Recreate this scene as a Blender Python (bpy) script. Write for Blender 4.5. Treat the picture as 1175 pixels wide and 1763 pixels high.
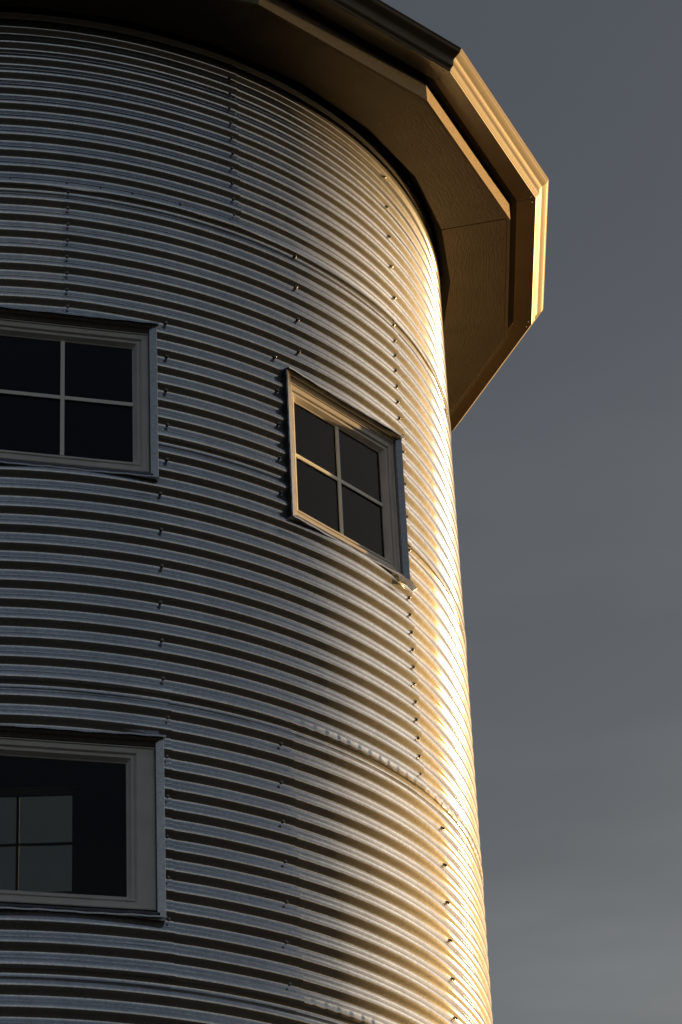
import bpy, bmesh, math, random
from mathutils import Vector, Matrix, noise
random.seed(7)
for o in list(bpy.data.objects): bpy.data.objects.remove(o)
SC = bpy.context.scene
COL = SC.collection
EYE = 1.6                                   # camera height above the ground

# ------------------------------------------------------------------ camera
cd = bpy.data.cameras.new('camera'); cam = bpy.data.objects.new('camera', cd); COL.objects.link(cam)
cd.sensor_fit = 'HORIZONTAL'; cd.sensor_width = 36; cd.lens = 5179.5/1175*36
cd.clip_start = .1; cd.clip_end = 12000
fw = Vector((.11717039, .85077017, .51230969)); rt = Vector((.99288656, -.11134054, -.04218482)); up = Vector((-.02115125, -.51360822, .85776408))
cam.matrix_world = Matrix(((rt.x, up.x, -fw.x, 0), (rt.y, up.y, -fw.y, -15.078), (rt.z, up.z, -fw.z, EYE), (0, 0, 0, 1)))
SC.camera = cam

# ------------------------------------------------------------------ sky + sun
ADDED_GLOW = 6.2  # strength of the out-of-view sky glow added to brighten the wall's reflections
SUN_AZ, SUN_EL = 126.6, 2.2                  # azimuth from the camera side, turning to the right
sa, se = math.radians(SUN_AZ), math.radians(SUN_EL)
sun_dir = Vector((math.sin(sa)*math.cos(se), -math.cos(sa)*math.cos(se), math.sin(se)))
W = bpy.data.worlds.new('World'); SC.world = W; W.use_nodes = True
nt = W.node_tree; bg = nt.nodes['Background']
sky = nt.nodes.new('ShaderNodeTexSky'); sky.sky_type = 'NISHITA'; sky.sun_disc = False
sky.sun_elevation = math.radians(SUN_EL); sky.sun_rotation = math.atan2(sun_dir.x, sun_dir.y)
sky.air_density = 1.0; sky.dust_density = 10.0; sky.ozone_density = 2.0
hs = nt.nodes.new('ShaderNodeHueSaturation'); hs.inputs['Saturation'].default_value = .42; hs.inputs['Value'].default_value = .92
nt.links.new(sky.outputs[0], hs.inputs['Color'])
# sunset haze and cirrus, plus sun-side, blue and gold glows added for the wall's reflections
def wn(kind, **kw):
    n_ = nt.nodes.new(kind)
    for k_, v_ in kw.items(): setattr(n_, k_, v_)
    return n_
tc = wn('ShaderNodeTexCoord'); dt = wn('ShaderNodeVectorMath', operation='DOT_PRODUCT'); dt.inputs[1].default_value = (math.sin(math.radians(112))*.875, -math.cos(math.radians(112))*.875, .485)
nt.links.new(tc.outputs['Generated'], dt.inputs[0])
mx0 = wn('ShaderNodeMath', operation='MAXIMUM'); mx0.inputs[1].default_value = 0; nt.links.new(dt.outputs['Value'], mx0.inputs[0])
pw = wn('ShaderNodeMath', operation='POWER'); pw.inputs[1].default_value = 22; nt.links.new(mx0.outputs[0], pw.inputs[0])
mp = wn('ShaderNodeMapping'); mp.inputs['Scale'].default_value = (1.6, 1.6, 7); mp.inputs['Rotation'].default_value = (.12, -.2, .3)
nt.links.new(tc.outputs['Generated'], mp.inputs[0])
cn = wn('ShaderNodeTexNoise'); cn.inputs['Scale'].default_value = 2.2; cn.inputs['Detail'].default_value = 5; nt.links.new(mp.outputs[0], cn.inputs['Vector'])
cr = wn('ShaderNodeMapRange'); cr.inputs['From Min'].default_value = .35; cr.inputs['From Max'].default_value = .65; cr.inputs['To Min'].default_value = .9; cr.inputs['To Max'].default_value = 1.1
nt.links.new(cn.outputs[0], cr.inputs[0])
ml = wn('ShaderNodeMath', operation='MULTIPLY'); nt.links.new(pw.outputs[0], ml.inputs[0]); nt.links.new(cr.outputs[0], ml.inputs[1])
vc = wn('ShaderNodeVectorMath', operation='SCALE'); vc.inputs[0].default_value = (ADDED_GLOW, ADDED_GLOW*.83, ADDED_GLOW*.62); sz_ = wn('ShaderNodeSeparateXYZ'); nt.links.new(tc.outputs['Generated'], sz_.inputs[0])
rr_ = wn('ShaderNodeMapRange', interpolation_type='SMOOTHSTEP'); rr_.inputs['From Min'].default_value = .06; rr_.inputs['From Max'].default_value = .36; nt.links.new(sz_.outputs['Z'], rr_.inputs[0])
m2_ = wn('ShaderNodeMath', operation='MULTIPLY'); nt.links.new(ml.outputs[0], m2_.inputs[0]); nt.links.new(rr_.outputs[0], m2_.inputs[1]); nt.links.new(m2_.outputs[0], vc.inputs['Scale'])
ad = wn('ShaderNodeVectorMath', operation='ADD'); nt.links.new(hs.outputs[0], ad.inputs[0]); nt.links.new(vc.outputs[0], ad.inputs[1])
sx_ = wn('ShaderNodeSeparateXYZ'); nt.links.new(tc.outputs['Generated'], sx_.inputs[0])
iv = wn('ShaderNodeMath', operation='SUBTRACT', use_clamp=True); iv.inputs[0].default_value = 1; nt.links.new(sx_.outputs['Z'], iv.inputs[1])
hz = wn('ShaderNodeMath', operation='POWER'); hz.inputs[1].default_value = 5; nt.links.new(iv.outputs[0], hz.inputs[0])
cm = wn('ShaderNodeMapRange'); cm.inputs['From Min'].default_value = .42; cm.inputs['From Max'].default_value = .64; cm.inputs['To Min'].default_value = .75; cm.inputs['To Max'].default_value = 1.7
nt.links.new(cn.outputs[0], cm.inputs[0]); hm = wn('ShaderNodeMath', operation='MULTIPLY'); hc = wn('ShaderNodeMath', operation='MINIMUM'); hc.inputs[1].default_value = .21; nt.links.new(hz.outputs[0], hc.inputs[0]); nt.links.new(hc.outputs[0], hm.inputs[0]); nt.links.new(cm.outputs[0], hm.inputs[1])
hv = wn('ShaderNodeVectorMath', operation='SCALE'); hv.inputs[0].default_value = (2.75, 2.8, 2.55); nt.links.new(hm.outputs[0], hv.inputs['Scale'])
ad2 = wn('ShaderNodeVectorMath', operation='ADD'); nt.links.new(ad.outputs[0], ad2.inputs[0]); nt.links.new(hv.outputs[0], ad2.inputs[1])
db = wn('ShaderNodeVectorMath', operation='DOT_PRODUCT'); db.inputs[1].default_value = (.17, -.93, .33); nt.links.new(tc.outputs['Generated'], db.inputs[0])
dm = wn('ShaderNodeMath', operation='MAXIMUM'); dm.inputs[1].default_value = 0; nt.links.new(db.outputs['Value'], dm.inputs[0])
dv = wn('ShaderNodeVectorMath', operation='SCALE'); dv.inputs[0].default_value = (.10, .14, .20); nt.links.new(dm.outputs[0], dv.inputs['Scale'])  # blue glow added behind the camera to lift the shaded ribs
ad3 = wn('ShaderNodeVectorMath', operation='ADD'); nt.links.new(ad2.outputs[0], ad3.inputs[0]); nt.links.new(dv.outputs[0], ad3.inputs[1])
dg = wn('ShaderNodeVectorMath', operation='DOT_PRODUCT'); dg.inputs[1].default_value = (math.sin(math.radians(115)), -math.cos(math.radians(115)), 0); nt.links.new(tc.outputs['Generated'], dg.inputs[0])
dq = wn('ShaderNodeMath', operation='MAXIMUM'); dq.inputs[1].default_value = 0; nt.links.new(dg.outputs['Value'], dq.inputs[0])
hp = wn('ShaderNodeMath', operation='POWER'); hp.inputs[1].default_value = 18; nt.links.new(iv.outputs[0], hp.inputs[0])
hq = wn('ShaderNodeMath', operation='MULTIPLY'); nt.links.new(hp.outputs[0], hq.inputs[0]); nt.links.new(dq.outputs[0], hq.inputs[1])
gv = wn('ShaderNodeVectorMath', operation='SCALE'); gv.inputs[0].default_value = (4.2, 2.4, .6); nt.links.new(hq.outputs[0], gv.inputs['Scale'])  # golden horizon glow, added to warm the rib edges in reflection
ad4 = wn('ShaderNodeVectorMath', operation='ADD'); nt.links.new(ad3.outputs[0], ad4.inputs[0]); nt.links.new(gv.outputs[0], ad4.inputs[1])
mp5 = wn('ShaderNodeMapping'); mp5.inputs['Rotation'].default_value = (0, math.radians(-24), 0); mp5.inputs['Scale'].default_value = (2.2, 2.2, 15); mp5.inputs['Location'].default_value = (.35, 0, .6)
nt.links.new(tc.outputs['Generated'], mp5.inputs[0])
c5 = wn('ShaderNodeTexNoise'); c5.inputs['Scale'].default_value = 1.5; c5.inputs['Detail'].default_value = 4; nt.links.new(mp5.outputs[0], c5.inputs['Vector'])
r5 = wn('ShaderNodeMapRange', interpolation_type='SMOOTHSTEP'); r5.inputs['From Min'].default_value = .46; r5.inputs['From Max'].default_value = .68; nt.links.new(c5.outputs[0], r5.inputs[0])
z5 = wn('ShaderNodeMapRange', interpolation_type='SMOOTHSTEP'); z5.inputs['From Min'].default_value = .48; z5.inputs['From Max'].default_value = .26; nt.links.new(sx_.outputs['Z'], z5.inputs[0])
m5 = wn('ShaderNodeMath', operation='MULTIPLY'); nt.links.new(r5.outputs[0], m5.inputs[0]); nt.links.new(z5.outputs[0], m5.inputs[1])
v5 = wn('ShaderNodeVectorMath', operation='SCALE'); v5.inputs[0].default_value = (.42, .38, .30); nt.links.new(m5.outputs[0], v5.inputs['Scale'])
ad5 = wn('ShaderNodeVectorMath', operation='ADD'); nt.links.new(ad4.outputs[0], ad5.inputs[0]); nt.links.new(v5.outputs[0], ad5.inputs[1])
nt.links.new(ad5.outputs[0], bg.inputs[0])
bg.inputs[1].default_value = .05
sd = bpy.data.lights.new('sun', 'SUN'); sd.energy = 4.0; sd.angle = math.radians(.5); sd.color = (1.0, .60, .22)
sun = bpy.data.objects.new('sun', sd); COL.objects.link(sun); sun.rotation_euler = sun_dir.to_track_quat('Z', 'Y').to_euler()
sun.location = (20, 14, 20)
vs = SC.view_settings; vs.view_transform = 'Standard'; vs.look = 'None'; vs.gamma = 1; vs.use_curve_mapping = False
vs.exposure = 1.9
SC.cycles.max_bounces = 8; SC.cycles.glossy_bounces = 5; SC.cycles.diffuse_bounces = 4; SC.cycles.use_denoising = True
SC.cycles.caustics_reflective = False; SC.cycles.caustics_refractive = False

# ------------------------------------------------------------------ materials
def mat(name, col, rough=.5, metal=0.0, spec=.5):
    m = bpy.data.materials.new(name); m.use_nodes = True
    b = m.node_tree.nodes['Principled BSDF']
    b.inputs['Base Color'].default_value = (*col, 1); b.inputs['Roughness'].default_value = rough
    b.inputs['Metallic'].default_value = metal; b.inputs['Specular IOR Level'].default_value = spec
    return m
def nz(m, scale, detail=4, stretch=None, rough=.55):
    t = m.node_tree; tc = t.nodes.new('ShaderNodeTexCoord'); n = t.nodes.new('ShaderNodeTexNoise')
    n.inputs['Scale'].default_value = scale; n.inputs['Detail'].default_value = detail; n.inputs['Roughness'].default_value = rough
    if stretch:
        mp = t.nodes.new('ShaderNodeMapping'); mp.inputs['Scale'].default_value = stretch
        t.links.new(tc.outputs['Object'], mp.inputs[0]); t.links.new(mp.outputs[0], n.inputs['Vector'])
    else: t.links.new(tc.outputs['Object'], n.inputs['Vector'])
    return n
def ramp(m, src, stops):
    r = m.node_tree.nodes.new('ShaderNodeValToRGB'); e = r.color_ramp.elements
    while len(e) < len(stops): e.new(.5)
    for k, (p, c) in enumerate(stops):
        e[k].position = p; e[k].color = (*c, 1) if len(c) == 3 else c
    m.node_tree.links.new(src, r.inputs[0]); return r.outputs[0]
def link(m, out, inp): m.node_tree.links.new(out, m.node_tree.nodes['Principled BSDF'].inputs[inp])
def bump(m, src, strength, dist, prev=None):
    b = m.node_tree.nodes.new('ShaderNodeBump'); b.inputs['Strength'].default_value = strength; b.inputs['Distance'].default_value = dist
    m.node_tree.links.new(src, b.inputs['Height'])
    if prev: m.node_tree.links.new(prev, b.inputs['Normal'])
    link(m, b.outputs[0], 'Normal'); return b.outputs[0]

def galvanised(name, tint, rough, k=.17):
    """zinc coating: a fairly sharp metallic sheen over a dull oxidised one"""
    m = bpy.data.materials.new(name); m.use_nodes = True; t = m.node_tree; t.nodes.remove(t.nodes['Principled BSDF'])
    A = t.nodes.new('ShaderNodeBsdfAnisotropic'); A.distribution = 'BECKMANN'
    B = t.nodes.new('ShaderNodeBsdfPrincipled'); B.inputs['Metallic'].default_value = .0; B.inputs['Roughness'].default_value = .8; B.inputs['Specular IOR Level'].default_value = .08
    c = nz(m, 2.2, 4, (1, 1, 2.5)); f = nz(m, 330, 2)
    tc_ = t.nodes.new('ShaderNodeTexCoord'); v = t.nodes.new('ShaderNodeTexVoronoi'); v.inputs['Scale'].default_value = 120
    t.links.new(tc_.outputs['Object'], v.inputs['Vector'])
    lo = tuple(x*.94 for x in tint); hi = tuple(min(1, x*1.03) for x in tint)
    col = ramp(m, c.outputs[0], [(.3, lo), (.7, hi)])
    mx = t.nodes.new('ShaderNodeMixRGB'); mx.blend_type = 'MULTIPLY'; mx.inputs[0].default_value = 1
    t.links.new(col, mx.inputs[1]); t.links.new(ramp(m, v.outputs['Color'], [(.1, (.74, .74, .75)), (.9, (1, 1, 1))]), mx.inputs[2])
    st = nz(m, 16, 4, (1, 1, .05)); m2 = t.nodes.new('ShaderNodeMixRGB'); m2.blend_type = 'MULTIPLY'; m2.inputs[0].default_value = 1
    t.links.new(mx.outputs[0], m2.inputs[1]); t.links.new(ramp(m, st.outputs[0], [(.35, (.92, .92, .93)), (.6, (1, 1, 1))]), m2.inputs[2]); mx = m2
    t.links.new(mx.outputs[0], A.inputs['Color']); d_ = t.nodes.new('ShaderNodeMixRGB'); d_.blend_type = 'MULTIPLY'; d_.inputs[0].default_value = 1; d_.inputs[2].default_value = (.74, .73, .72, 1); t.links.new(mx.outputs[0], d_.inputs[1]); t.links.new(d_.outputs[0], B.inputs['Base Color'])
    t.links.new(ramp(m, c.outputs[0], [(.25, (rough+.012,)*3), (.75, (rough-.012,)*3)]), A.inputs['Roughness'])
    b = t.nodes.new('ShaderNodeBump'); b.inputs['Strength'].default_value = .5; b.inputs['Distance'].default_value = .0008
    t.links.new(f.outputs[0], b.inputs['Height']); t.links.new(b.outputs[0], B.inputs['Normal'])
    s_ = t.nodes.new('ShaderNodeMixShader'); s_.inputs[0].default_value = k
    C_ = t.nodes.new('ShaderNodeBsdfAnisotropic'); C_.distribution = 'BECKMANN'; C_.inputs['Roughness'].default_value = .46
    t.links.new(mx.outputs[0], C_.inputs['Color']); t.links.new(b.outputs[0], C_.inputs['Normal'])
    s0 = t.nodes.new('ShaderNodeMixShader'); s0.inputs[0].default_value = .02; t.links.new(A.outputs[0], s0.inputs[1]); t.links.new(C_.outputs[0], s0.inputs[2])
    t.links.new(s0.outputs[0], s_.inputs[1]); t.links.new(B.outputs[0], s_.inputs[2]); t.links.new(s_.outputs[0], t.nodes['Material Output'].inputs[0])
    return m
TINTS = [((.88, .90, .93), .175), ((.95, .95, .95), .19), ((.82, .85, .90), .165)]
M_STEEL = [galvanised('galvanised_steel_%s' % n, t, r) for n, (t, r) in zip(('cool', 'warm', 'grey'), TINTS)]
M_TRIM = galvanised('flashing_steel', (.62, .63, .66), .30)
M_SCREW = mat('screw_zinc', (.30, .29, .29), .35, 1.0)
M_WASHER = mat('washer_rubber', (.02, .02, .02), .6)
M_VINYL = mat('window_vinyl', (.50, .45, .42), .42)
n = nz(M_VINYL, 9, 5); link(M_VINYL, ramp(M_VINYL, n.outputs[0], [(.3, (.60, .58, .56)), (.7, (.70, .68, .66))]), 'Base Color')
M_MUNTIN = mat('muntin_white', (.86, .88, .80), .5)
M_GUTTER = mat('gutter_enamel', (.34, .29, .25), .45, .0, .4)
n = nz(M_GUTTER, 7, 4); link(M_GUTTER, ramp(M_GUTTER, n.outputs[0], [(.3, (.125, .095, .062)), (.75, (.16, .122, .083))]), 'Base Color')
n = nz(M_GUTTER, 40, 4); bump(M_GUTTER, n.outputs[0], .12, .002)
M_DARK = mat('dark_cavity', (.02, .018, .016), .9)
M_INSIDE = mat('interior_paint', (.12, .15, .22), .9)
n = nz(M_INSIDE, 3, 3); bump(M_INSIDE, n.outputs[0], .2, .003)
M_ROOF = mat('roof_steel', (.22, .21, .2), .45, .8)
n = nz(M_ROOF, 5, 3); bump(M_ROOF, n.outputs[0], .1, .003)

def board(name, lo, hi, gs, gd):
    """painted fibre-cement board with a raised cedar grain (UV u runs along the board, in metres)"""
    m = mat(name, lo, .72); t = m.node_tree
    uv = t.nodes.new('ShaderNodeUVMap'); mp = t.nodes.new('ShaderNodeMapping'); mp.inputs['Scale'].default_value = (.9, 2.6, 1)
    t.links.new(uv.outputs[0], mp.inputs[0])
    warp = t.nodes.new('ShaderNodeTexNoise'); warp.inputs['Scale'].default_value = 2.6; warp.inputs['Detail'].default_value = 3
    t.links.new(mp.outputs[0], warp.inputs['Vector'])
    wv = t.nodes.new('ShaderNodeTexWave'); wv.bands_direction = 'Y'; wv.inputs['Scale'].default_value = gs
    wv.inputs['Distortion'].default_value = 16; wv.inputs['Detail'].default_value = 4; wv.inputs['Detail Scale'].default_value = 1.4
    wv.inputs['Detail Roughness'].default_value = .6
    t.links.new(mp.outputs[0], wv.inputs['Vector'])
    fine = t.nodes.new('ShaderNodeTexNoise'); fine.inputs['Scale'].default_value = 70; fine.inputs['Detail'].default_value = 6
    t.links.new(uv.outputs[0], fine.inputs['Vector'])
    blot = t.nodes.new('ShaderNodeTexNoise'); blot.inputs['Scale'].default_value = 3.5; blot.inputs['Detail'].default_value = 5
    t.links.new(uv.outputs[0], blot.inputs['Vector'])
    mul = t.nodes.new('ShaderNodeMath'); mul.operation = 'MULTIPLY'
    t.links.new(wv.outputs['Fac'], mul.inputs[0]); t.links.new(warp.outputs[0], mul.inputs[1])
    b1 = bump(m, mul.outputs[0], .6, gd); bump(m, fine.outputs[0], .5, gd*.9, b1)
    link(m, ramp(m, blot.outputs[0], [(.32, lo), (.7, hi)]), 'Base Color')
    return m
M_SOFFIT = board('soffit_board', (.13, .103, .07), (.175, .14, .097), 5.0, .0028)
M_FASCIA = mat('fascia_board', (.40, .32, .25), .8)
n = nz(M_FASCIA, 120, 6, None, .75); b1 = bump(M_FASCIA, n.outputs[0], .9, .006)
link(M_FASCIA, ramp(M_FASCIA, n.outputs[0], [(.35, (.17, .13, .09)), (.62, (.29, .23, .165))]), 'Base Color')

def glass(name, tint, rf=.38):
    m = bpy.data.materials.new(name); m.use_nodes = True; t = m.node_tree; t.nodes.clear()
    out = t.nodes.new('ShaderNodeOutputMaterial'); tr = t.nodes.new('ShaderNodeBsdfTransparent'); gl = t.nodes.new('ShaderNodeBsdfGlossy')
    fr = t.nodes.new('ShaderNodeFresnel'); mx = t.nodes.new('ShaderNodeMixShader')
    tr.inputs[0].default_value = (*tint, 1); gl.inputs['Roughness'].default_value = .02; gl.inputs[0].default_value = (rf*.92, rf*.97, rf*1.05, 1)
    fr.inputs[0].default_value = 1.5
    t.links.new(fr.outputs[0], mx.inputs[0]); t.links.new(tr.outputs[0], mx.inputs[1]); t.links.new(gl.outputs[0], mx.inputs[2])
    t.links.new(mx.outputs[0], out.inputs[0]); return m
M_GLASS = glass('window_glass', (.60, .62, .61))

M_GROUND = mat('dry_grass', (.07, .06, .04), 1.0, 0, .05)
n = nz(M_GROUND, .35, 8); link(M_GROUND, ramp(M_GROUND, n.outputs[0], [(.3, (.006, .008, .0085)), (.7, (.013, .016, .0165))]), 'Base Color')
n2 = nz(M_GROUND, 18, 8); bump(M_GROUND, n2.outputs[0], .8, .05)

# ------------------------------------------------------------------ helpers
def link_mesh(name, me, parent=None, smooth=False):
    o = bpy.data.objects.new(name, me); COL.objects.link(o)
    if parent: o.parent = parent
    if smooth:
        for f in me.polygons: f.use_smooth = True
    return o
def from_data(name, verts, faces, m, parent=None, smooth=False, uvs=None):
    me = bpy.data.meshes.new(name); me.from_pydata(verts, [], faces); me.materials.append(m)
    if uvs:
        l = me.uv_layers.new(name='UVMap')
        for p in me.polygons:
            for li, vi in zip(p.loop_indices, p.vertices): l.data[li].uv = uvs[vi]
    me.update()
    return link_mesh(name, me, parent, smooth)
def fix_normals(o):
    bm = bmesh.new(); bm.from_mesh(o.data); bmesh.ops.recalc_face_normals(bm, faces=bm.faces); bm.to_mesh(o.data); bm.free()
def empty(name, loc, parent=None, rz=0):
    o = bpy.data.objects.new(name, None); COL.objects.link(o); o.location = loc; o.rotation_euler = (0, 0, rz); o.empty_display_size = .2
    if parent: o.parent = parent
    return o
def D(a):                                    # azimuth (deg) -> unit vector; 0 faces the camera, + turns to the right
    a = math.radians(a); return Vector((math.sin(a), -math.cos(a), 0))

# ------------------------------------------------------------------ ground
g = from_data('ground', [(-5000, -5000, 0), (5000, -5000, 0), (5000, 5000, 0), (-5000, 5000, 0)], [(0, 1, 2, 3)], M_GROUND)
g['kind'] = 'structure'

# ------------------------------------------------------------------ the house
house = empty('grain_bin_house', (0, 0, 0))
house['label'] = 'round corrugated galvanised steel grain bin house with small windows and a many sided eave'
house['category'] = 'house'

R, PITCH, AMP = 2.72, .1016, .0107
ZC = 9.279 + EYE                              # height of one crest
ZS = 9.354 + EYE                              # seam line of the upper visible lap
QH = 14*PITCH
WIN = [(7.85, 8.575+EYE, 7.682+EYE), (43.35, 8.555+EYE, 7.675+EYE), (7.30, 6.262+EYE, 5.372+EYE), (174.7, 8.57+EYE, 7.67+EYE)]   # centre azimuth, top, bottom
HWS = [.465, .465, .498, .465]                # half width over the flashing
HAS = [math.degrees(math.asin(h_/R)) - .15 for h_ in HWS]

def corr(z, a):
    w = noise.noise(Vector((a*.05, z*.6, 3.1)))*.0016
    u = noise.noise(Vector((a*.09, z*1.1, 9.7)))*.0012
    ph = 2*math.pi*(z+w-ZC)/PITCH
    s = math.cos(ph)
    return R - AMP + AMP*(s*1.02 - .022*math.cos(3*ph) - .03*math.cos(2*ph)) + u

def sheet(a0, a1, z0, z1, over_l, over_r, seed, lip=None, bottom_over=True):
    """one curved sheet from azimuth a0 to a1; over_l / over_r: this sheet laps over its neighbour there"""
    e0 = a0 - (.55 if over_l else -.0) - (0 if over_l else 1.3)
    e1 = a1 + (.55 if over_r else 1.3)
    az = {e0, e1}; k = math.ceil(e0)
    while k < e1: az.add(float(k)); k += 1
    if lip:
        k = lip[0]
        while k < lip[1]: az.add(k); k += .21
    zt = z1 + .045
    zz = {z0, zt, z0+.008, z0+.02, z0+.034}; n_ = int(round((zt-z0)/(PITCH/(22 if z0 > 5.5 else 12))))
    for k in range(1, n_): zz.add(z0 + k*(zt-z0)/n_)
    holes = []
    for (wa, wt, wb), HA in zip(WIN, HAS):
        for sh in (-360, 0, 360):
            if wa+sh+HA > e0 and wa+sh-HA < e1 and wt > z0 and wb < zt:
                holes.append((wa+sh-HA, wa+sh+HA, wb+.004, wt-.004))
                az |= {v for v in holes[-1][:2] if e0 < v < e1}; zz |= {v for v in holes[-1][2:] if z0 < v < zt}
    def tidy(s, tol, keep):
        s = sorted(s); out = [s[0]]
        for v in s[1:]:
            if v - out[-1] < tol:
                if any(abs(v-k) < 1e-9 for k in keep): out[-1] = v
                continue
            out.append(v)
        return out
    ka = [v for h in holes for v in h[:2]] + [e0, e1]; kz = [v for h in holes for v in h[2:]] + [z0, zt]
    az = tidy(az, .08, ka); zz = tidy(zz, .0016, kz)
    verts, idx = [], {}
    def off(a, z):
        o = 0.0
        if over_l and a < a0+6: o = max(o, .0048*(1-(a-e0)/(a0+6-e0)))
        if over_r and a > a1-6: o = max(o, .0048*(1-(e1-a)/(e1-a1+6)))
        if bottom_over: o += .0050*max(0, 1-(z-z0)/.16) + (.0065 if z1 > ZS+.5 else .0035)*max(0, 1-(z-z0)/.022)
        if lip and z < z0+.07 and lip[0] < a < lip[1]:
            f = min(1, (a-lip[0])/3.0, (lip[1]-a)/3.0)*max(0, 1-abs(z-z0-.020)/.03)
            ph = (a/1.63) % 1.0
            o += -.0042*f*ph**1.5*(.75+.5*noise.noise(Vector((a*.35, seed, 0))))
        return o
    rows = [('v', z) for z in zz]
    for j, z in enumerate(zz):
        for i, a in enumerate(az):
            wob = .0025*noise.noise(Vector((a*.22, seed*3.3, z0))) + .0012*noise.noise(Vector((a*.9, seed, z0))) if z == z0 else 0
            r = corr(z, a) + off(a, z)
            v = D(a)*r; verts.append((v.x, v.y, z+wob)); idx[i, j] = len(verts)-1
    faces = []
    for j in range(len(zz)-1):
        zm = (zz[j]+zz[j+1])/2
        for i in range(len(az)-1):
            am = (az[i]+az[i+1])/2
            if any(h[0] < am < h[1] and h[2] < zm < h[3] for h in holes): continue
            faces.append((idx[i, j], idx[i+1, j], idx[i+1, j+1], idx[i, j+1]))
    # turned-in raw edges so that each lap shows the thickness of the steel
    def hem(seq, dr):
        prev = None
        for vi in seq:
            x, y, z = verts[vi]; l = math.hypot(x, y); a_ = math.degrees(math.atan2(x, -y))
            if any(h[0]-.2 <= a_+q <= h[1]+.2 and h[2]-.004 <= z <= h[3]+.004 for h in holes for q in (-360, 0, 360)): prev = None; continue
            verts.append((x*(1-dr/l), y*(1-dr/l), z)); cur = (vi, len(verts)-1)
            verts.append((x, y, z)); cur = (len(verts)-1, cur[1])
            if prev: faces.append((prev[0], prev[1], cur[1], cur[0]))
            prev = cur
    if bottom_over: hem([idx[i, 0] for i in range(len(az))], .0085)
    if over_l: hem([idx[0, j] for j in range(len(zz))], .0044)
    if over_r: hem([idx[len(az)-1, j] for j in range(len(zz))], .0044)
    return from_data('wall_panel', verts, faces, M_STEEL[seed % 3], house, True)

# laps of each ring: (azimuth, which sheet lies on top: 'L' the left one, 'R' the right one)
RINGS = {0: [(27.9, 'L'), (87.9, 'L'), (147.9, 'L'), (207.9, 'L'), (267.9, 'L'), (327.9, 'L')],
         1: [(8.2, 'R'), (54.2, 'L'), (115, 'L'), (175, 'L'), (235, 'L'), (300, 'L')],
         2: [(-12, 'L'), (53.9, 'L'), (115, 'L'), (175, 'L'), (235, 'L'), (295, 'L')],
         3: [(18.3, 'L'), (32.4, 'L'), (92.4, 'L'), (152, 'L'), (212, 'L'), (285, 'L')],
         4: [(-20, 'L'), (40+50, 'L'), (150, 'L'), (210, 'L'), (270, 'L')]}
panels = {}
for ring in range(0, 9):
    z0 = ZS - ring*QH; z1 = ZS - (ring-1)*QH
    if ring == 0: z1 = 10.72 + EYE
    z0 = max(z0, .12)
    if z1 < .3: break
    laps = RINGS.get(ring) or [(a+(ring % 2)*30+4, 'L') for a in range(0, 360, 60)]
    for k, (a, t) in enumerate(laps):
        a1, t1 = laps[(k+1) % len(laps)]
        if a1 <= a: a1 += 360
        seed = ring*5 + k*2 + 1
        if ring == 3 and k == 0: seed = 2
        if ring == 3 and k == 1: seed = 1
        lip = (32.0, 84.0) if ring == 2 and a < 54 < a1+.5 and k == 0 else ((54.0, 84.0) if ring == 2 and k == 1 else None)
        if lip and k == 0: lip = (30.5, a1+.5)
        if ring == 3 and k == 1: lip = (31.5, 60)
        panels[ring, k] = (sheet(a, a1, z0, z1, t == 'R', t1 == 'L', seed, lip), a, a1, z0, z1)

# ------------------------------------------------------------------ screws
def screw_mesh():
    bm = bmesh.new()
    def ring(r, y, n, ph=0): return [bm.verts.new((r*math.cos(2*math.pi*k/n+ph), -y, r*math.sin(2*math.pi*k/n+ph))) for k in range(n)]
    def tube(a, b, mi):
        n = len(a)
        for k in range(n):
            f = bm.faces.new((a[k], a[(k+1) % n], b[(k+1) % n], b[k])); f.material_index = mi
    w0 = ring(.0098, 0, 16); w1 = ring(.0098, .0016, 16); tube(w0, w1, 1); f = bm.faces.new(w1); f.material_index = 1
    w2 = ring(.0086, .0016, 16); w3 = ring(.0078, .0030, 16); tube(w2, w3, 0); f = bm.faces.new(w3); f.material_index = 0
    h0 = ring(.0058, .0030, 6); h1 = ring(.0058, .0078, 6); h2 = ring(.0046, .0088, 6); tube(h0, h1, 0); tube(h1, h2, 0); bm.faces.new(h2)
    bmesh.ops.recalc_face_normals(bm, faces=bm.faces)
    me = bpy.data.meshes.new('screw'); bm.to_mesh(me); bm.free(); me.materials.append(M_SCREW); me.materials.append(M_WASHER); return me
SCREW = screw_mesh()
def screw(a, z, ring, lift=.003):
    z += EYE
    dr_ = R-corr(z, a); z += .6*dr_; a += math.degrees(dr_/R*math.tan(math.radians(a+8)))
    rr = ring
    host = None
    for (rg, k), (ob, a0, a1, z0, z1) in panels.items():
        if rg == ring:
            for s in (-360, 0, 360):
                if a0 <= a+s < a1: host = ob
    o = bpy.data.objects.new('screw', SCREW); COL.objects.link(o)
    v = D(a)*(corr(z, a)+lift); o.location = (v.x, v.y, z)
    o.rotation_euler = (random.uniform(-.07, .07), random.uniform(0, 1), math.radians(a)+random.uniform(-.06, .06)); o.rotation_mode = 'YXZ'
    o.rotation_mode = 'XYZ'
    o.parent = host
def jit(s): return random.uniform(-s, s)
for k in range(-10, 0): screw(27.35+jit(.12), 9.330-k*PITCH, 0)
for k in range(-12, -1, 2): screw(53.6+(k+12)*.08+jit(.1), 9.330-k*PITCH, 0)
for k in range(0, 8): screw(7.95+jit(.08), 9.330-k*PITCH, 1)
for k in (0, 2, 4, 6): screw(35.8+jit(.1), 9.330-k*PITCH, 1)
for k in range(0, 7): screw(53.7+jit(.15), 9.330-k*PITCH, 1)
for a in (1.77, 7.9, 11.6, 15.2, 20.74, 26.86): screw(a, 9.386, 0)
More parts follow.
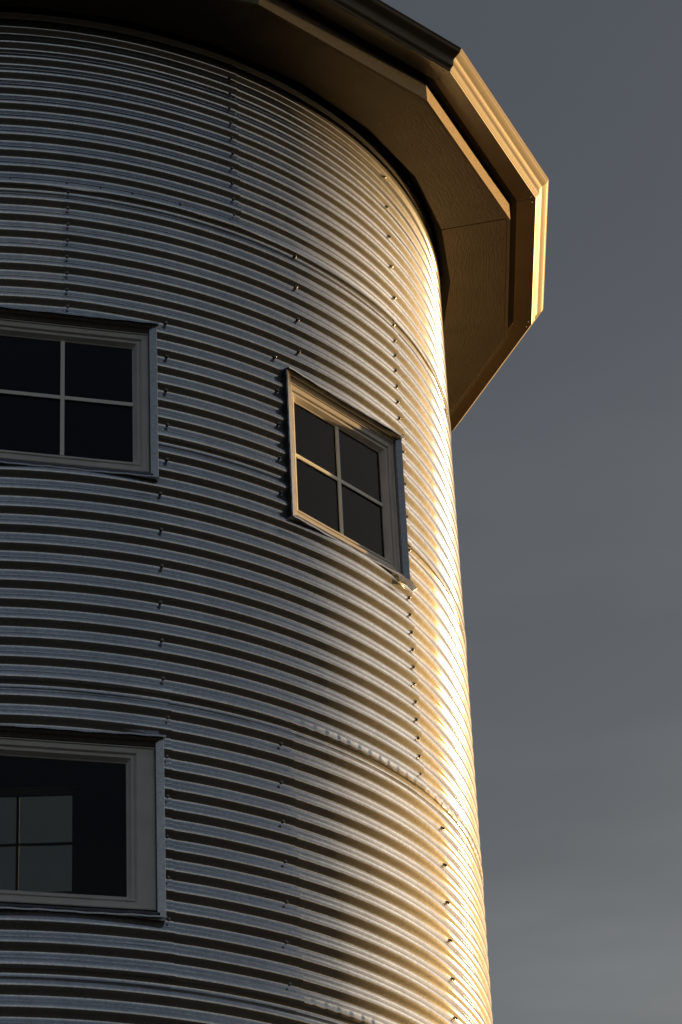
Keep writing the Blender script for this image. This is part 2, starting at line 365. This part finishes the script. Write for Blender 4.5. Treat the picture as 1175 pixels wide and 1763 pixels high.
for k in (7, 9, 11, 13, 15):
    screw(18.75+jit(.12), 9.330-k*PITCH, 1 if k < 14 else 2); screw(32.35+jit(.12), 9.330-k*PITCH, 1 if k < 14 else 2)
    if k < 14: screw(54.15+jit(.05), 9.330-(k+1)*PITCH, 2 if k+1 > 13 else 1)
for k in (17, 19, 21, 23, 25, 27): screw(17.85+jit(.12), 9.330-k*PITCH, 2)
for k in range(17, 28): screw(53.45+jit(.12), 9.330-k*PITCH, 2)
screw(18.35, 6.384, 3)
for k in (31, 33, 35, 37, 39): screw(18.1+jit(.1), 9.330-k*PITCH, 3)
for k in range(29, 43, 2): screw(31.1+jit(.12), 9.330-k*PITCH, 3 if k < 42 else 4); screw(58.45+jit(.1), 9.330-k*PITCH, 3 if k < 42 else 4)

# ------------------------------------------------------------------ windows (local frame: x along, -y outwards, z up; origin = sill centre on the front plane)
FRONT = R - .014
def sweep(name, w, h, prof, m, parent, smooth=False, x0=0, z0=0, ex=0):
    """picture frame: prof = [(inset, depth)], depth > 0 points into the wall"""
    verts, faces = [], []
    n_ = len(prof)
    for (i, d) in prof:
        for (sx, sz) in ((-1, 0), (1, 0), (1, 1), (-1, 1)):
            verts.append((x0+sx*(w-i-(ex if i > .05 else 0)), d, z0+(i if sz == 0 else h-i)))
    for k in range(n_-1):
        for c in range(4):
            a, b = k*4+c, k*4+(c+1) % 4
            faces.append((a, b, b+4, a+4))
    return from_data(name, verts, faces, m, parent, smooth)
def box(bm, x0, x1, y0, y1, z0, z1):
    v = [bm.verts.new(p) for p in ((x0, y0, z0), (x1, y0, z0), (x1, y1, z0), (x0, y1, z0), (x0, y0, z1), (x1, y0, z1), (x1, y1, z1), (x0, y1, z1))]
    for f in ((0, 3, 2, 1), (4, 5, 6, 7), (0, 1, 5, 4), (1, 2, 6, 5), (2, 3, 7, 6), (3, 0, 4, 7)): bm.faces.new([v[i] for i in f])
def bm_obj(name, bm, m, parent):
    bmesh.ops.recalc_face_normals(bm, faces=bm.faces)
    me = bpy.data.meshes.new(name); bm.to_mesh(me); bm.free(); me.materials.append(m); return link_mesh(name, me, parent)
def prism(name, pts, y0, y1, m, parent):
    """polygon in x-z given thickness along y"""
    bm = bmesh.new(); a = [bm.verts.new((x, y0, z)) for x, z in pts]; b = [bm.verts.new((x, y1, z)) for x, z in pts]
    bm.faces.new(a); bm.faces.new(b[::-1])
    for k in range(len(pts)): bm.faces.new((a[k], a[(k+1) % len(pts)], b[(k+1) % len(pts)], b[k]))
    return bm_obj(name, bm, m, parent)
GD = .075                                     # glass depth behind the front plane
def window(a, top, bot, muntins, label, HW=.465, ex=0):
    h = top-bot; p = D(a)*FRONT
    w = empty('window', (p.x, p.y, bot), house, math.radians(a))
    w['label'] = label
    # folded steel flashing: bevelled side strips, a head strip and a sill strip that both face down
    def strip(pts0, pts1):
        n_ = len(pts0); v = [tuple(q) for q in pts0+pts1]
        return from_data('flashing', v, [(q, q+1, n_+q+1, n_+q) for q in range(n_-1)], M_TRIM, w)
    for sx in (-1, 1):
        pr_ = [(0, .008), (0, .001), (.0015, 0), (.036, .012), (.037, .0135), (.037, .046)]
        strip([(sx*(HW-i_), d_, .001) for i_, d_ in pr_], [(sx*(HW-i_), d_, h-.001) for i_, d_ in pr_])
    pr_ = [(h, .02), (h, -.002), (h-.002, -.003), (h-.030, .024), (h-.034, .026), (h-.034, .046)]
    strip([(-HW+.0005, d_, z_) for z_, d_ in pr_], [(HW-.0005, d_, z_) for z_, d_ in pr_])
    pr_ = [(0, .10), (0, .020), (.002, .0165), (.016, -.001), (.018, .001), (.018, .046)]
    strip([(-HW+.0375, d_, z_) for z_, d_ in pr_], [(HW-.0375, d_, z_) for z_, d_ in pr_])
    # added near-black strip, stands for the shade between the flashing and the ribs
    sweep('shade_strip', HW, h, [(.003, .13), (.003, .0085), (.02, .0085)], M_DARK, w)
    # vinyl frame, stepped
    sweep('frame', HW, h, [(.0385, .06), (.0385, .030), (.044, .028), (.046, .036), (.070, .036), (.073, .040), (.073, .047), (.078, .050), (.083, .050)], M_VINYL, w, ex=ex)
    sweep('sash', HW, h, [(.0832, .055), (.0832, .044), (.086, .042), (.094, .043), (.108, .066), (.112, .069), (.115, GD+.004)], M_VINYL, w, ex=ex)
    # glass
    i = .114; bm = bmesh.new(); box(bm, -(HW-i-ex), HW-i-ex, GD-.002, GD+.002, i, h-i); bm_obj('pane', bm, M_GLASS, w)
    if muntins:
        bm = bmesh.new(); box(bm, -.010, .010, GD-.012, GD-.003, i-.002, h-i+.002); bm_obj('muntin', bm, M_MUNTIN, w)
        bm = bmesh.new()
        box(bm, -(HW-i)-.002, -.0104, GD-.0115, GD-.0035, h/2-.010, h/2+.010); box(bm, .0104, (HW-i)+.002, GD-.0115, GD-.0035, h/2-.010, h/2+.010)
        bm_obj('muntin', bm, M_MUNTIN, w)
    # drip cap above, sill pan below: folded sheet with a small free lip
    def cap(name, z, s, y_out, drop, over_r, over_l):
        bm = bmesh.new(); N = 24; rows = []
        for k in range(N+1):
            x = -(HW+over_l) + k*(2*HW+over_l+over_r)/N
            wv = .0016*math.sin(k*1.9+a) + .0012*math.sin(k*.7)
            prof = [(.12, z+s*.003), (y_out+.006, z+wv*.5), (y_out, z-.001+wv), (y_out, z-drop+wv), (y_out+.0022, z-drop+wv), (y_out+.0024, z-.0035+wv), (.12, z+s*.003-.004)]
            rows.append([bm.verts.new((x, y, zz_)) for y, zz_ in prof])
        for k in range(N):
            for q in range(len(rows[0])): bm.faces.new((rows[k][q], rows[k+1][q], rows[k+1][(q+1) % 7], rows[k][(q+1) % 7]))
        bm.faces.new(rows[0]); bm.faces.new(rows[-1][::-1])
        return bm_obj(name, bm, M_TRIM, w)
    cap('head_flashing', h+.0075, 1, -.016, .010, .008, .004)
    cap('sill_flashing', -.0015, -1, -.010, .009, .003, .002)
    return w
w1 = window(*WIN[0], True, 'upper left square window with four dark panes')
w2 = window(*WIN[1], True, 'square window to the right with a sunlit left flashing')
w3 = window(*WIN[2], False, 'lower window without bars, a bright far window seen through it', .498, .052)
w4 = window(*WIN[3], True, 'window in the far side of the wall, seen through the lower window')
# loose torn tab at the lower right corner of the right window, snipped tab at its upper right
h2 = WIN[1][1]-WIN[1][2]; HW = .465
def flap(pts, parent):
    bm = bmesh.new(); v = [bm.verts.new(q) for q in pts]; bm.faces.new(v)
    r = bmesh.ops.extrude_face_region(bm, geom=bm.faces[:]); bmesh.ops.translate(bm, vec=(0, .0015, -.0008), verts=[e for e in r['geom'] if isinstance(e, bmesh.types.BMVert)])
    return bm_obj('flashing_tab', bm, M_TRIM, parent)
flap([(HW-.13, -.0125, -.010), (HW-.002, -.0125, -.004), (HW+.052, -.002, -.022), (HW+.040, .004, -.036), (HW+.018, .004, -.050)], w2)
flap([(HW-.012, -.020, h2+.012), (HW+.034, -.006, h2+.002), (HW+.022, .004, h2+.018), (HW-.004, .004, h2+.020)], w2)

# ------------------------------------------------------------------ inside: lining, floor, ceiling
def lining():
    verts, faces = [], []; rows = []; r = R-.14
    az = sorted(set([float(k) for k in range(0, 360, 3)] + [w[0]+s*8.4 for w in WIN for s in (-1, 1)]))
    zz = sorted(set([.15, 10.3+EYE] + [w[1]-.06 for w in WIN] + [w[2]+.06 for w in WIN]))
    for z in zz:
        for a in az: v = D(a)*r; verts.append((v.x, v.y, z))
    n_ = len(az)
    for j in range(len(zz)-1):
        for i in range(n_):
            am = (az[i]+(az[(i+1) % n_] if i+1 < n_ else 360))/2; zm = (zz[j]+zz[j+1])/2
            if any(abs(am-w[0]) < 8.4 and w[2]+.06 < zm < w[1]-.06 for w in WIN): continue
            faces.append((j*n_+i, j*n_+n_+i, j*n_+n_+(i+1) % n_, j*n_+(i+1) % n_))
    o = from_data('inner_lining', verts, faces, M_INSIDE, house)
    for nme, z in (('ceiling', 10.3+EYE), ('floor', 3.2)):
        vs_ = [tuple(D(a)*(r-.003)+Vector((0, 0, z))) for a in range(0, 360, 6)]
        from_data(nme, vs_, [tuple(range(60))], M_INSIDE, house)
lining()

# ------------------------------------------------------------------ eave: soffit, fascia, gutter, roof
N16 = [25.4 + 22.5*k for k in range(16)]
C16 = math.cos(math.radians(11.25))
def seg(k): return N16[k], N16[k]+22.5
def P(a, r, z): v = D(a)*r; return Vector((v.x, v.y, z))
ZF = 10.47 + EYE
roof = empty('roof', (0, 0, ZF), house)
def to_roof(o):
    if o.name.startswith('roof'): o.parent = roof; o.location = (0, 0, -ZF)
    else: o.parent = house
for k in range(16):
    a0, a1 = seg(k); am = (a0+a1)/2; n_ = D(am); t = Vector((n_.y*-1, n_.x, 0)); t = Vector((math.cos(math.radians(am)), math.sin(math.radians(am)), 0))
    def Q(s, r, z): return n_*r + t*s + Vector((0, 0, z))   # s along the side, r distance from the axis
    def half(r): return r*math.tan(math.radians(11.25))
    def ext(name, prof, m, gap=.0, uv=False, smooth=False, closed=True, sub=1):
        verts, faces, uvs = [], [], []
        L = len(prof)
        acc = [0]
        for q in range(1, L): acc.append(acc[-1]+math.dist(prof[q], prof[q-1]))
        for i in range(sub+1):
            for q, (r, z) in enumerate(prof):
                hw = half(r)-gap; s = -hw + 2*hw*i/sub
                verts.append(tuple(Q(s, r, z))); uvs.append((s+k*3.7, acc[q]+k*1.3))
        for i in range(sub):
            for q in range(L if closed else L-1):
                faces.append((i*L+q, (i+1)*L+q, (i+1)*L+(q+1) % L, i*L+(q+1) % L))
        if closed: faces.append(tuple(range(L))); faces.append(tuple(sub*L+q for q in range(L))[::-1])
        o = from_data(name, verts, faces, m, None, smooth, uvs); fix_normals(o); to_roof(o); return o
    dz = .0015*math.sin(k*2.3)
    # soffit board with its inner edge stopping short of the wall
    rin = 2.79; g_a = math.degrees(.0012/rin); vv, uu = [], []
    for z_ in (0, .011):
        inner = [P(a0+g_a, rin, 0), P(am, rin+.012*math.sin(k*1.7), 0), P(a1-g_a, rin, 0)]
        outer = [Q(-half(3.118)+.0012, 3.118, 0), Q(0, 3.118, 0), Q(half(3.118)-.0012, 3.118, 0)]
        for q_ in inner+outer: vv.append((q_.x, q_.y, ZF+dz+z_)); uu.append((q_.dot(t)+k*3.7, q_.dot(n_)+k*1.3))
    o = from_data('soffit_panel', vv, [(0, 1, 4, 3), (1, 2, 5, 4), (9, 10, 7, 6), (10, 11, 8, 7), (0, 6, 7, 1), (1, 7, 8, 2), (3, 4, 10, 9), (4, 5, 11, 10), (0, 3, 9, 6), (2, 8, 11, 5)], M_SOFFIT, None, False, uu); fix_normals(o); to_roof(o)
    for s_, r_ in ((-.42, 3.09), (-.1, 3.10), (.25, 3.085), (.5, 3.10), (-.3, 2.90), (.3, 2.89)):
        bm = bmesh.new(); bmesh.ops.create_cone(bm, cap_ends=True, segments=10, radius1=.0035, radius2=.0030, depth=.0016)
        nl = bm_obj('nail', bm, M_DARK, o); nl.location = Q(s_+.02*math.sin(k*5+s_*9), r_, ZF+dz-.0006)
    # thin nailing strip behind the inner edge, near black for the gap's shade
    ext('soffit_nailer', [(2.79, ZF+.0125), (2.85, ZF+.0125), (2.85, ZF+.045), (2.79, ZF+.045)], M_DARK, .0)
    # fascia board, dropping a little under the soffit
    ext('fascia_board', [(3.121, ZF-.012), (3.139, ZF-.012), (3.139, ZF+.16), (3.121, ZF+.16)], M_FASCIA, .0004)
    # gutter with a moulded face
    zb = ZF+.112
    g_ = [(3.186, zb+.115), (3.186, zb+.004), (3.189, zb), (3.297, zb-.003), (3.301, zb+.001), (3.302, zb+.012), (3.312, zb+.020), (3.319, zb+.026), (3.322, zb+.034), (3.323, zb+.058),
          (3.328, zb+.068), (3.338, zb+.077), (3.356, zb+.088), (3.368, zb+.096), (3.372, zb+.104), (3.3745, zb+.112), (3.380, zb+.116), (3.381, zb+.121), (3.376, zb+.125), (3.366, zb+.124), (3.366, zb+.121),
          (3.371, zb+.119), (3.368, zb+.108), (3.35, zb+.092), (3.318, zb+.062), (3.317, zb+.032), (3.297, zb+.004), (3.19, zb+.006), (3.19, zb+.115)]
    gt = ext('gutter', g_, M_GUTTER, .0004 + .0006*(k % 3))
    # backing of the gap behind the gutter, near black in place of shade
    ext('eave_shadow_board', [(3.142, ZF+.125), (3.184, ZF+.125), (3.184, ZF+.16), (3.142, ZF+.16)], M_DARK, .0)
    # little rivets beside each mitre, under the gutter
    for sgn in (-1, 1):
        for r_ in (3.215, 3.275):
            bm = bmesh.new(); bmesh.ops.create_uvsphere(bm, u_segments=10, v_segments=6, radius=.0045)
            o = bm_obj('rivet', bm, M_SCREW, gt); q_ = Q(sgn*(half(r_)-.022-.01*random.random()), r_, zb-.002); o.location = q_
    # roof sheet with a folded seam along each hip
    ap = Vector((0, 0, ZF+.16+3.3*.42))
    v_ = [Q(-half(3.35), 3.35, ZF+.225), Q(half(3.35), 3.35, ZF+.225), ap+t*.03+n_*.07, ap-t*.03+n_*.07]
    v_ += [q_+Vector((0, 0, .012)) for q_ in v_]
    o = from_data('roof_sheet', [tuple(q_) for q_ in v_], [(0, 1, 2, 3), (7, 6, 5, 4), (0, 4, 5, 1), (1, 5, 6, 2), (2, 6, 7, 3), (3, 7, 4, 0)], M_ROOF); fix_normals(o); to_roof(o)
    pa, pb = P(a0, 3.40, ZF+.245), ap + D(a0)*.07 + Vector((0, 0, .02)); dv = (pb-pa).normalized(); sd_ = dv.cross(Vector((0, 0, 1))).normalized()*.012; upv = Vector((0, 0, .035))
    vv = [pa-sd_, pa+sd_, pa+sd_+upv, pa-sd_+upv, pb-sd_, pb+sd_, pb+sd_+upv, pb-sd_+upv]
    o = from_data('roof_seam', [tuple(q_) for q_ in vv], [(0, 1, 2, 3), (7, 6, 5, 4), (0, 4, 5, 1), (1, 5, 6, 2), (2, 6, 7, 3), (3, 7, 4, 0)], M_ROOF); fix_normals(o); to_roof(o)
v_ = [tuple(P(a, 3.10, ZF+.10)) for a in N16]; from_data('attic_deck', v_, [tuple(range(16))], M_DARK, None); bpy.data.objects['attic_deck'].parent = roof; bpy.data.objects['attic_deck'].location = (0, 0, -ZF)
# roof cap
bm = bmesh.new(); bmesh.ops.create_cone(bm, cap_ends=True, segments=24, radius1=.16, radius2=.10, depth=.14)
o = bm_obj('roof_cap', bm, M_ROOF, roof); o.location = (0, 0, .16+3.3*.42+.03)
# concrete footing
bm = bmesh.new(); bmesh.ops.create_cone(bm, cap_ends=True, segments=96, radius1=R+.12, radius2=R+.12, depth=.20)
M_CONC = mat('footing_concrete', (.32, .31, .29), .9); n = nz(M_CONC, 6, 6); bump(M_CONC, n.outputs[0], .4, .01)
o = bm_obj('footing', bm, M_CONC, house); o.location = (0, 0, .06)
